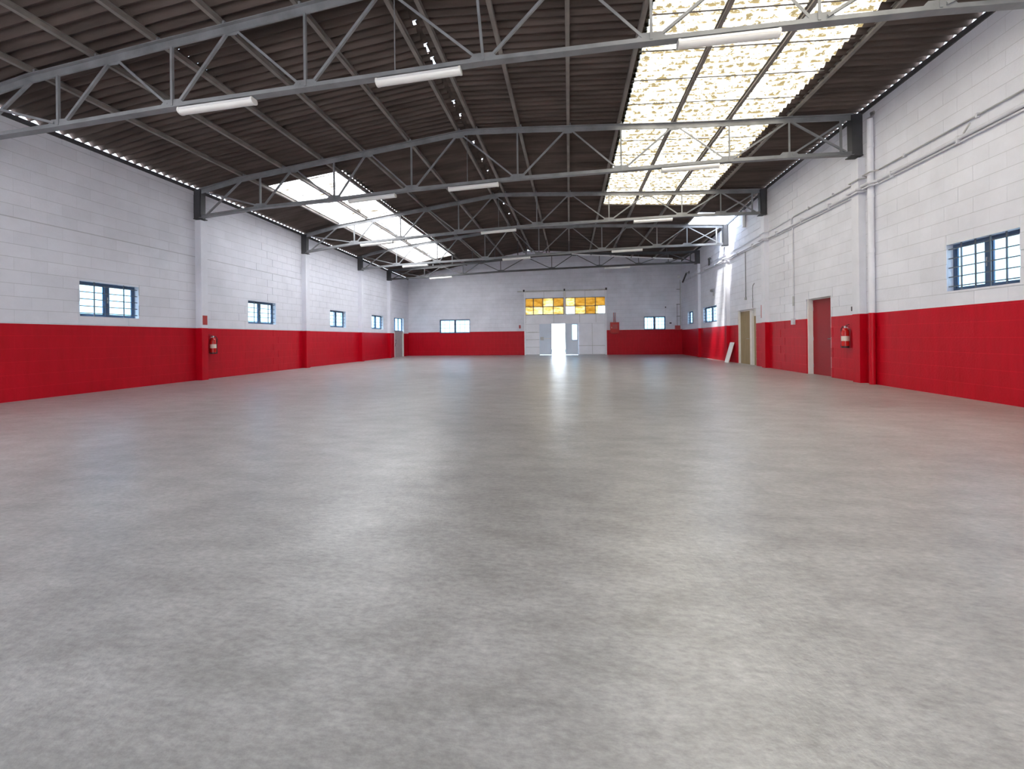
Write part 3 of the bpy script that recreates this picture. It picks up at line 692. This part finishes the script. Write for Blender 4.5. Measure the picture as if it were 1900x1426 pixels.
# beige doors, right wall
a, b, _, h = BDOOR; c = (a+b)/2
t = thing('door_2', (XR(c), c, 0), 'pair of beige doors in a white framed opening in the right wall', 'door', kind='structure')
rbox(a, a+0.05, -0.2, -0.01, 0, h).build('jamb', M['frame_white'], t); rbox(b-0.05, b, -0.2, -0.01, 0, h).build('jamb', M['frame_white'], t)
rbox(a+0.05, b-0.05, -0.2, -0.08, h-0.05, h).build('head', M['frame_white'], t)
lf = rbox(16.78, b-0.05, -0.13, -0.085, 0.0, h-0.05).build('leaf', M['door_beige'], t)
MB().tube([rw(16.92, -0.085, 1.02), rw(16.92, -0.035, 1.02), rw(17.05, -0.035, 1.02)], 0.012, 8).build('handle', M['chrome'], lf)
rbox(16.62, 16.78, -0.2, -0.05, 0, h-0.05).build('mullion', M['frame_white'], t)
rbox(a+0.05, 16.62, -0.19, -0.12, 1.90, h-0.05).build('transom_panel', M['frame_white'], t)
lf = rbox(a+0.05, 16.62, -0.19, -0.145, 0.0, 1.90).build('leaf', M['door_beige'], t)
MB().tube([rw(a+0.12, -0.145, 1.02), rw(a+0.12, -0.10, 1.02), rw(a+0.24, -0.10, 1.02)], 0.011, 8).build('handle', M['chrome'], lf)
# grey door with a barred glazed top, left wall
a, b, _, h = LDOOR; c = (a+b)/2
t = thing('door_3', (XL(c), c, 0), 'grey steel door with a glazed barred top, left wall beside the far corner', 'door', kind='structure')
def lbox(y0, y1, n0, n1, z0, z1): return MB().quadbox((fL(y0, n0, z0), fL(y1, n0, z0), fL(y1, n1, z0), fL(y0, n1, z0), fL(y0, n0, z1), fL(y1, n0, z1), fL(y1, n1, z1), fL(y0, n1, z1)))
lbox(a, a+0.09, -0.18, 0.012, 0, 1.62).build('jamb', M['frame_white'], t); lbox(b-0.09, b, -0.18, 0.012, 0, 1.62).build('jamb', M['frame_white'], t)
lf = lbox(a+0.09, b-0.09, -0.12, -0.06, 0.0, 1.47).build('leaf', M['door_grey'], t)
lbox(a, b, -0.13, -0.03, 1.47, 1.68).build('transom_panel', M['door_grey'], t)
MB().tube([fL(a+0.22, -0.06, 0.86), fL(a+0.22, 0.01, 0.86), fL(a+0.22, 0.01, 1.12)], 0.016, 8).build('handle', M['black'], lf)
lbox(a+0.15, a+0.30, -0.06, -0.045, 0.70, 0.82).build('lock_case', M['black'], lf)
fr = MB(); lb = lambda *q: None
for (y0, y1, z0, z1) in ((a, a+0.05, 1.68, h), (b-0.05, b, 1.68, h), (a+0.05, b-0.05, 1.68, 1.72), (a+0.05, b-0.05, h-0.05, h)):
    q = lbox(y0, y1, -0.17, -0.12, z0, z1); k = len(fr.v); fr.v += q.v; fr.f += [tuple(i+k for i in f) for f in q.f]
fr.build('glazing_frame', M['win_frame'], t)
for y in (a+0.42, a+0.95): lbox(y-0.03, y+0.03, -0.17, -0.12, 1.72, h-0.05).build('mullion', M['win_frame'], t)
for y0, y1 in ((a+0.05, a+0.39), (a+0.45, a+0.92), (a+0.98, b-0.05)): lbox(y0, y1, -0.147, -0.143, 1.72, h-0.05).build('pane', M['glass'], t)
for k in range(3):
    z = 1.88+0.2*k; MB().bar(fL(a, -0.05, z), fL(b, -0.05, z), 0.012, 0.012).build('security_bar', M['bar'], t)

# ------------------------------------------------------------------ steel gate in the far wall
def fbox(x0, x1, n0, n1, z0, z1): return MB().box(x0, x1, YF-n1, YF-n0, z0, z1)
def fpart(name, m, parent, *q): return fbox(*q).build(name, m, parent)
G = thing('steel_gate', (10.43, YF, 0), 'white sheet steel gate with amber window band filling the far wall opening', 'gate')
x0, x1 = GATE[0], GATE[1]
fpart('post', M['gate_white'], G, x0-0.02, x0+0.07, -0.12, 0.03, 0, 4.19); fpart('post', M['gate_white'], G, x1-0.07, x1+0.02, -0.12, 0.03, 0, 4.19)
fpart('top_rail', M['zinc'], G, x0-0.46, x1+0.05, 0.0, 0.10, 4.19, 4.27)
for x in (x0-0.02, 10.42, x1+0.0): fpart('rail_roller', M['black'], G, x-0.05, x+0.05, 0.02, 0.13, 4.20, 4.34)
for q in ((x0+0.07, 9.06), (9.06, 10.36), (10.49, 11.75), (11.75, x1-0.07)): fpart('upper_sheet', M['gate_white'], G, q[0]+0.010, q[1]-0.010, -0.07, -0.03, 3.78, 4.19)
fpart('center_post', M['frame_white'], G, 10.36, 10.49, -0.10, 0.05, 2.66, 4.19)
for q in ((x0+0.07, 9.7), (9.7, 11.4), (11.4, 12.45), (12.45, x1-0.07)): fpart('middle_sheet', M['gate_white'], G, q[0]+0.010, q[1]-0.010, -0.07, -0.03, 2.12, 2.66)
fpart('head_bar', M['gate_white'], G, x0, x1, -0.09, 0.01, 2.06, 2.12)
# amber window band: 2 rows x 8 panes in a steel grid
xsL = [x0+0.06, 8.36, 8.99, 9.68, 10.36]; xsR = [10.49, 11.10, 11.77, 12.42, x1-0.06]
zs = [2.68, 3.20, 3.76]
for side, xs in enumerate((xsL, xsR)):
    g = MB()
    for x in xs:
        q = fbox(x-0.022, x+0.022, -0.08, -0.03, 2.66, 3.78); k = len(g.v); g.v += q.v; g.f += [tuple(i+k for i in f) for f in q.f]
    for z in zs:
        q = fbox(xs[0], xs[-1], -0.08, -0.03, z-0.02, z+0.02); k = len(g.v); g.v += q.v; g.f += [tuple(i+k for i in f) for f in q.f]
    g.build('glazing_grid', M['win_frame'] if side == 0 else M['steel'], G)
    for r in (0, 1):
        for c4 in range(4):
            m = M['amber']
            if side == 0 and r == 0: m = M['amber_pale']
            if side == 0 and c4 == 2: m = M['amber_pale']
            if side == 1 and c4 == 0: m = M['clear_pane'] if r == 0 else M['amber_pale']
            if side == 1 and r == 0 and c4 == 1: m = M['amber_pale']
            xa, xb = xs[c4]+0.022, xs[c4+1]-0.022
            if side == 1 and r == 0 and c4 == 3: fpart('pane', M['amber_pale'], G, xa, xa+0.16, -0.058, -0.054, zs[0]+0.02, zs[1]-0.02); xa += 0.16; m = M['clear_pane']
            fpart('pane', m, G, xa, xb, -0.058, -0.054, zs[r]+0.02, zs[r+1]-0.02)
# lower fixed panels
fpart('backing_sheet', M['zinc'], G, x0+0.05, 8.76, -0.085, -0.07, 0.02, 2.08); fpart('backing_sheet', M['zinc'], G, 11.26, x1-0.05, -0.085, -0.07, 0.02, 2.08)
fpart('backing_sheet', M['zinc'], G, x0+0.05, x1-0.05, -0.085, -0.07, 2.09, 2.66); fpart('backing_sheet', M['zinc'], G, x0+0.05, x1-0.05, -0.085, -0.07, 3.77, 4.185)
for z0, z1 in ((0.03, 0.52), (0.52, 1.02), (1.02, 1.50), (1.50, 2.06)): fpart('panel', M['gate_white'], G, x0+0.07, 8.74, -0.07, -0.03, z0+0.012, z1-0.012)
fpart('shelf_rail', M['zinc'], G, 7.98, 8.62, -0.03, 0.01, 1.49, 1.53)
for q in ((11.30, 12.2, 0.03, 0.60), (12.2, x1-0.07, 0.03, 0.60), (11.30, 12.2, 0.60, 2.06), (12.2, x1-0.07, 0.60, 2.06)): fpart('panel', M['gate_white'], G, q[0]+0.012, q[1]-0.012, -0.07, -0.03, q[2]+0.012, q[3]-0.012)
fpart('sill', M['zinc'], G, x0, 8.76, -0.09, -0.01, 0, 0.03); fpart('sill', M['zinc'], G, 11.27, x1, -0.09, -0.01, 0, 0.03)
# closed leaf with lock bar, then the open gap, then the leaf folded back with its glazed slot
fr = MB()
for q in ((8.74, 8.80, 0.02, 2.06), (9.50, 9.56, 0.02, 2.06), (8.80, 9.50, 0.02, 0.08), (8.80, 9.50, 2.0, 2.06)):
    b_ = fbox(q[0], q[1], -0.08, -0.02, q[2], q[3]); k = len(fr.v); fr.v += b_.v; fr.f += [tuple(i+k for i in f) for f in b_.f]
lf = fr.build('gate_leaf', M['gate_leaf'], G); 
fpart('leaf_sheet', M['gate_leaf'], lf, 8.80, 9.50, -0.065, -0.04, 0.08, 2.0)
fpart('lock_case', M['zinc'], lf, 8.80, 9.02, -0.04, 0.04, 0.98, 1.20); fpart('lock_bar', M['frame_white'], lf, 9.02, 9.50, -0.035, -0.01, 1.06, 1.10)
fr = MB()
for q in ((10.44, 10.51, 0.03, 2.06), (11.21, 11.28, 0.03, 2.06), (10.51, 11.21, 0.03, 0.09), (10.51, 11.21, 1.99, 2.06), (10.51, 11.21, 0.93, 0.99)):
    b_ = fbox(q[0], q[1], 0.0, 0.05, q[2], q[3]); k = len(fr.v); fr.v += b_.v; fr.f += [tuple(i+k for i in f) for f in b_.f]
lf = fr.build('gate_leaf', M['gate_leaf'], G)
fpart('leaf_sheet', M['gate_leaf'], lf, 10.51, 11.21, 0.012, 0.035, 0.09, 0.93)
fpart('leaf_sheet', M['gate_leaf'], lf, 10.51, 10.90, 0.012, 0.035, 0.99, 1.99)
fpart('pane', M['glass'], lf, 10.90, 11.21, 0.02, 0.026, 0.99, 1.99)
fpart('panel', M['gate_white'], G, 10.45, 10.56, -0.08, -0.02, 0.03, 2.06)

# ------------------------------------------------------------------ fire extinguishers and fire signs
def extinguisher(loc, label, lean_dir):
    t = thing('fire_extinguisher', loc, label, 'extinguisher', 'fire extinguishers hung on the side walls')
    x, y, z = loc
    MB().lathe([(0.060, 0.0), (0.078, 0.02), (0.080, 0.05), (0.080, 0.38), (0.074, 0.42), (0.050, 0.46), (0.030, 0.475), (0.028, 0.49)], loc, 20).build('cylinder', M['ext_red'], t, smooth=True)
    MB().lathe([(0.081, 0.17), (0.0815, 0.172), (0.0815, 0.288), (0.081, 0.29)], loc, 20).build('paper_label', M['label'], t, smooth=True)
    MB().lathe([(0.082, 0.0), (0.083, 0.01), (0.083, 0.035), (0.081, 0.04)], loc, 20).build('foot_ring', M['black'], t, smooth=True)
    v = MB(); v.lathe([(0.022, 0.485), (0.024, 0.50), (0.024, 0.53), (0.016, 0.545)], loc, 12); v.build('valve', M['chrome'], t, smooth=True)
    MB().bar((x, y-0.02, z+0.55), (x, y-0.14, z+0.575), 0.022, 0.012).build('lever', M['black'], t)
    MB().bar((x, y-0.01, z+0.52), (x, y-0.13, z+0.525), 0.022, 0.010).build('carry_handle', M['black'], t)
    MB().tube([(x, y+0.02, z+0.515), (x, y+0.09, z+0.53), (x-lean_dir*0.02, y+0.115, z+0.46), (x-lean_dir*0.02, y+0.105, z+0.28), (x-lean_dir*0.02, y+0.10, z+0.10)], 0.013, 8).build('hose', M['black'], t, smooth=True)
    MB().tube([(x-lean_dir*0.02, y+0.10, z+0.12), (x-lean_dir*0.02, y+0.10, z+0.0)], [0.014, 0.024], 8).build('horn', M['black'], t, smooth=True)
    MB().lathe([(0.02, 0), (0.02, 0.012)], (x+lean_dir*0.03, y-0.03, z+0.50), 10).build('pressure_gauge', M['chrome'], t)
    bk = MB(); bk.bar((x+lean_dir*0.02, y, z+0.47), (x+lean_dir*0.105, y, z+0.47), 0.05, 0.012); bk.build('wall_hook', M['steel'], t)
    return t
extinguisher((XL(10.87)+0.105, 10.87, 0.765), 'red fire extinguisher on the left wall beside the pilaster', -1)
extinguisher((XR(10.96)-0.105, 10.96, 0.815), 'red fire extinguisher on the right wall between red door and pilaster', 1)
def plate(name, fr, a, b, n0, n1, z0, z1, m): return MB().quadbox((fr(a, n0, z0), fr(b, n0, z0), fr(b, n1, z0), fr(a, n1, z0), fr(a, n0, z1), fr(b, n0, z1), fr(b, n1, z1), fr(a, n1, z1))).build(name, m)
tag(plate('fire_sign', fL, 10.43, 10.58, 0.199, 0.206, 1.635, 1.91, M['sign_red']), 'small red sign on the left pilaster above the fire extinguisher', 'sign')
tag(plate('wall_tag', fR, 10.80, 10.86, 0.006, 0.03, 1.72, 1.83, M['box_dark']), 'small dark tag on the right wall above the fire extinguisher', 'tag')
tag(plate('fire_sign', fR, 15.54, 15.60, 0.006, 0.05, 1.78, 2.25, M['sign_red']), 'narrow red sign on the right wall beside the beige doors', 'sign')

# ------------------------------------------------------------------ conduits and pipes on the right wall
def jog(z, n, y0, y1, out=0.15, dpipe=True, dz=0.0):
    """run along the right wall at height z, standing off n, stepping out over pilasters and the downpipe"""
    pts = [fR(y0, n, z)]
    if dpipe and y0 < 10.0: pts += [fR(9.92, n, z), fR(9.98, n+0.14, z-0.02), fR(10.2, n+0.14, z-0.02), fR(10.26, n, z-0.02)]
    for a, b, _ in PILR:
        if y0 < a and b < y1: pts += [fR(a-0.07, n, z-0.03), fR(a-0.03, n+out, z-0.04), fR(b+0.03, n+out, z-0.04), fR(b+0.07, n, z-0.03+dz)]
    pts.append(fR(y1, n, z+dz)); return pts
t = thing('conduit', fR(6, 0.03, 4.82), 'thin grey conduit, the upper of two long runs on the right wall', 'conduit')
MB().tube(jog(4.82, 0.028, 4.0, 13.40), 0.016, 8).build('tube', M['zinc'], t, smooth=True)
MB().tube([fR(13.40, 0.028, 4.82), fR(13.50, 0.028, 4.79), fR(13.54, 0.028, 4.70), fR(13.54, 0.028, 4.60)], 0.016, 8).build('elbow', M['pipe_paint'], t, smooth=True)
for y in (6.2, 7.7, 9.2, 11.5, 12.6): plate_ = MB().quadbox((fR(y, 0.004, 4.78), fR(y+0.03, 0.004, 4.78), fR(y+0.03, 0.05, 4.78), fR(y, 0.05, 4.78), fR(y, 0.004, 4.86), fR(y+0.03, 0.004, 4.86), fR(y+0.03, 0.05, 4.86), fR(y, 0.05, 4.86))).build('clip', M['pipe_paint'], t)
t = thing('water_pipe', fR(6, 0.05, 4.58), 'thick white pipe, the lower of two long runs on the right wall', 'pipe')
MB().tube(jog(4.58, 0.055, 4.0, 26.2, 0.16), 0.034, 10).build('tube', M['pipe_paint'], t, smooth=True)
MB().tube([(p[0]+0.0, p[1], p[2]-0.062) for p in jog(4.58, 0.03, 4.0, 26.2, 0.16)], 0.020, 8).build('earth_tube', M['pipe_paint'], t, smooth=True)
for y in (6.5, 8.0, 9.5, 11.6, 12.9, 14.4, 16.2, 17.6, 20.3, 21.8, 24.3): MB().quadbox((fR(y, 0.003, 4.49), fR(y+0.03, 0.003, 4.49), fR(y+0.03, 0.094, 4.49), fR(y, 0.094, 4.49), fR(y, 0.003, 4.622), fR(y+0.03, 0.003, 4.622), fR(y+0.03, 0.094, 4.622), fR(y, 0.094, 4.622))).build('clip', M['pipe_paint'], t)
MB().bar(fR(7.92, 0.06, 4.62), fR(7.80, 0.06, 4.74), 0.02, 0.02).build('loose_clip', M['zinc'], t)
t = thing('conduit', fR(16, 0.03, 4.82), 'thin pale conduit on the right wall from the tap drop to the far corner', 'conduit')
MB().tube(jog(4.80, 0.028, 13.62, 26.2, 0.15, False, 0.02), 0.015, 8).build('tube', M['pipe_paint'], t, smooth=True)
t = thing('conduit', fR(13.45, 0.03, 1.6), 'vertical conduit dropping to a small socket box left of the red door', 'conduit')
MB().tube([fR(13.46, 0.030, 4.60), fR(13.46, 0.030, 1.66)], 0.020, 8).build('tube', M['pipe_paint'], t, smooth=True)
plate_ = MB().quadbox((fR(13.41, 0.005, 1.47), fR(13.53, 0.005, 1.47), fR(13.53, 0.075, 1.47), fR(13.41, 0.075, 1.47), fR(13.41, 0.005, 1.66), fR(13.53, 0.005, 1.66), fR(13.53, 0.075, 1.66), fR(13.41, 0.075, 1.66))).build('socket_box', M['pipe_paint'], t)
MB().tube([fR(13.46, 0.03, 2.35), fR(13.46, 0.03, 2.05)], 0.026, 8).build('coupling', M['zinc'], t, smooth=True)
t = thing('conduit', fR(16.94, 0.03, 2.6), 'vertical conduit ending above the beige doors', 'conduit')
MB().tube([fR(16.94, 0.026, 4.48), fR(16.94, 0.026, 2.66)], 0.015, 8).build('tube', M['steel'], t, smooth=True)
MB().quadbox((fR(16.89, 0.005, 2.56), fR(16.99, 0.005, 2.56), fR(16.99, 0.06, 2.56), fR(16.89, 0.06, 2.56), fR(16.89, 0.005, 2.66), fR(16.99, 0.005, 2.66), fR(16.99, 0.06, 2.66), fR(16.89, 0.06, 2.66))).build('junction_box', M['zinc'], t)
t = thing('conduit', fR(16.3, 0.02, 2.3), 'short thin conduit running down to the head of the beige doors', 'conduit')
MB().tube([fR(16.18, 0.02, 3.12), fR(16.30, 0.02, 3.06), fR(16.34, 0.02, 2.96), fR(16.34, 0.02, 2.20)], 0.012, 8).build('tube', M['steel'], t, smooth=True)
MB().quadbox((fR(16.30, 0.004, 2.5), fR(16.38, 0.004, 2.5), fR(16.38, 0.04, 2.5), fR(16.30, 0.04, 2.5), fR(16.30, 0.004, 2.54), fR(16.38, 0.004, 2.54), fR(16.38, 0.04, 2.54), fR(16.30, 0.04, 2.54))).build('clip', M['zinc'], t)
# downpipe painted with the wall
t = thing('downpipe', fR(10.09, 0.07, 0), 'round downpipe beside the right pilaster, white above and red below', 'pipe')
MB().tube([fR(10.10, 0.072, 0.0), fR(10.10, 0.072, 6.05)], 0.062, 14).build('tube', M['paint_right'], t, smooth=True)
for z in (1.2, 3.0, 4.25, 5.4): MB().tube([fR(10.10, 0.072, z), fR(10.10, 0.072, z+0.09)], 0.069, 14).build('collar', M['paint_right'], t, smooth=True)
MB().tube([fR(10.10, 0.072, 6.05), fR(10.10, 0.02, 6.16), fR(10.10, -0.05, 6.2)], 0.058, 12).build('elbow', M['zinc'], t, smooth=True)
t = thing('downpipe', fR(16.92, 0.07, 5.45), 'short bright white pipe high on the right wall under the small skylight', 'pipe')
MB().tube([fR(16.92, 0.07, 5.45), fR(16.92, 0.07, 6.02)], 0.06, 14).build('tube', M['white_metal'], t, smooth=True)
MB().tube([fR(16.92, 0.07, 6.02), fR(16.92, 0.05, 6.1)], [0.075, 0.075], 14).build('collar', M['white_metal'], t, smooth=True)

# ------------------------------------------------------------------ small things on the right wall and in the far corner
t = thing('steel_bracket', fR(25.2, 0, 4.46), 'dark slanted steel bracket high on the right wall near the far corner', 'bracket')
MB().bar(fR(25.60, 0.17, 4.46), fR(24.80, 0.17, 4.86), 0.06, 0.09).build('arm', M['steel_dark'], t)
MB().bar(fR(24.80, 0.02, 4.90), fR(24.80, 0.20, 4.90), 0.05, 0.05).build('tie', M['zinc'], t)
MB().quadbox((fR(24.70, 0.004, 4.86), fR(24.90, 0.004, 4.86), fR(24.90, 0.02, 4.86), fR(24.70, 0.02, 4.86), fR(24.70, 0.004, 5.0), fR(24.90, 0.004, 5.0), fR(24.90, 0.02, 5.0), fR(24.70, 0.02, 5.0))).build('back_plate', M['steel_dark'], t)
t = thing('flat_bar', fR(21.1, 0, 4.7), 'dark upright steel bar on the right wall below the eave', 'bar')
MB().quadbox((fR(21.05, 0.05, 4.68), fR(21.20, 0.05, 4.68), fR(21.20, 0.075, 4.68), fR(21.05, 0.075, 4.68), fR(21.05, 0.05, 5.02), fR(21.20, 0.05, 5.02), fR(21.20, 0.075, 5.02), fR(21.05, 0.075, 5.02))).build('shaft', M['steel_dark'], t)
MB().quadbox((fR(20.98, 0.004, 4.98), fR(21.26, 0.004, 4.98), fR(21.26, 0.07, 4.98), fR(20.98, 0.07, 4.98), fR(20.98, 0.004, 5.05), fR(21.26, 0.004, 5.05), fR(21.26, 0.07, 5.05), fR(20.98, 0.07, 5.05))).build('head', M['steel_dark'], t)
t = thing('floodlight', fR(20.6, 0, 3.3), 'small grey floodlight above the wider right wall window', 'light')
MB().quadbox((fR(20.45, 0.05, 3.30), fR(20.80, 0.05, 3.30), fR(20.80, 0.13, 3.33), fR(20.45, 0.13, 3.33), fR(20.45, 0.05, 3.44), fR(20.80, 0.05, 3.44), fR(20.80, 0.13, 3.42), fR(20.45, 0.13, 3.42))).build('housing', M['steel'], t)
MB().bar(fR(20.62, 0.03, 3.30), fR(20.62, 0.03, 3.10), 0.05, 0.05, (0, 1, 0)).build('bracket', M['zinc'], t)
t = thing('bulkhead_light', (17.60, YF-0.05, 4.9), 'white bulkhead lamp high in the far right corner', 'light')
MB().lathe([(0.03, 0.16), (0.05, 0.14), (0.10, 0.02), (0.10, 0.0)], (17.60, YF-0.12, 4.84), 14).build('shade', M['white_metal'], t, smooth=True)
MB().bar((17.60, YF, 5.0), (17.60, YF-0.12, 5.0), 0.04, 0.04).build('arm', M['zinc'], t)
MB().lathe([(0.0, -0.04), (0.04, -0.02), (0.05, 0.02), (0.04, 0.06)], (17.60, YF-0.12, 4.84), 10).build('bulb', M['white_plastic'], t, smooth=True)
t = thing('conduit', (17.64, YF-0.03, 1.8), 'vertical grey conduit in the far right corner above the red box', 'conduit')
MB().tube([(17.70, YF-0.03, 4.7), (17.70, YF-0.03, 1.83)], 0.022, 8).build('tube', M['zinc'], t, smooth=True)
MB().tube([(17.50, YF-0.03, 3.2), (17.50, YF-0.03, 1.83)], 0.016, 8).build('side_tube', M['steel'], t, smooth=True)
for z in (2.4, 3.15, 4.1): fpart('clip', M['steel'], t, 17.47, 17.67, 0.004, 0.055, z, z+0.04)
t = thing('alarm_box', (17.5, YF, 1.55), 'dark red box at the top of the dado in the far right corner', 'box')
bx_ = fpart('body', M['sign_red'], t, 17.36, 17.66, 0.004, 0.14, 1.56, 1.83)
fpart('lid', M['sign_red'], t, 17.37, 17.65, 0.14, 0.16, 1.58, 1.81)
t = thing('junction_box', (17.1, YF, 1.98), 'small black box on the far wall right of the window', 'box')
fpart('body', M['box_dark'], t, 17.03, 17.15, 0.004, 0.06, 1.95, 2.03); fpart('lid', M['black'], t, 17.035, 17.145, 0.06, 0.068, 1.955, 2.025)
t = thing('junction_box', (16.8, YF, 2.98), 'tiny dark box on the far wall above the right hand window', 'box')
fpart('body', M['box_dark'], t, 16.77, 16.83, 0.004, 0.05, 2.96, 3.04); fpart('cable', M['zinc'], t, 16.795, 16.805, 0.003, 0.012, 2.45, 2.96)
t = thing('hose_cabinet', (13.6, YF, 1.39), 'red fire hose cabinet on the far wall right of the gate', 'cabinet')
fpart('body', M['ext_red'], t, 13.33, 13.89, 0.004, 0.20, 1.39, 2.09)
d = fpart('door', M['ext_red'], t, 13.36, 13.86, 0.20, 0.222, 1.42, 2.06)
fpart('inspection_panel', M['sign_red'], d, 13.47, 13.77, 0.222, 0.228, 1.66, 1.95); fpart('handle', M['chrome'], d, 13.40, 13.43, 0.222, 0.245, 1.70, 1.80)
fpart('shelf', M['sign_red'], t, 13.37, 13.85, 0.2, 0.25, 1.385, 1.41)
for x in (13.56, 13.66): MB().tube([(x, YF-0.04, 2.09), (x, YF-0.04, 2.72)], 0.016, 8).build('riser_pipe', M['sign_red'], t, smooth=True)
tag(fbox(7.38, 7.50, 0.006, 0.02, 1.78, 2.0).build('fire_sign', M['sign_red']), 'tiny red sign on the far wall left of the gate', 'sign')

# white board leaning on the right wall
def lean(y, k, z): return (17.43 + k, y, z)
t = thing('leaning_board', (17.5, 18.2, 0), 'narrow white board leaning on the red dado near the beige doors', 'board')
bd = MB(); X0, X1 = 17.40, 17.70
bd.quadbox(((X0, 18.02, 0.0), (X0, 18.42, 0.0), (X0+0.03, 18.42, 0.0), (X0+0.03, 18.02, 0.0), (X1-0.03, 18.10, 0.86), (X1-0.03, 18.50, 0.86), (X1, 18.50, 0.86), (X1, 18.10, 0.86)))
bd.build('panel', M['board'], t)
eb = MB(); eb.bar((X0+0.005, 18.03, 0.01), (X1-0.02, 18.11, 0.85), 0.012, 0.02, (1, 0, 0)); eb.build('edge_strip', M['frame_white'], t)

# row of white bar lengths along the last truss, right half (white dashes in the photograph)
t = thing('pale_strip', (14, 22.7, 5.75), 'lengths of pale tray along the right half of the last truss', 'strip')
T = TR[5]
seg = [10.9, 12.0, 13.1, 14.2, 15.3, 16.4]
for a, b in zip(seg, seg[1:]):
    za, zb = lerp(a, *T['top'])-0.02-0.06*(a-10.9), lerp(b, *T['top'])-0.02-0.06*(b-10.9)
    MB().bar((a, T['Yof'](a)-0.09, za), (b-0.06, T['Yof'](b)-0.09, zb), 0.05, 0.055).build('strip_length', M['white_metal'], t)
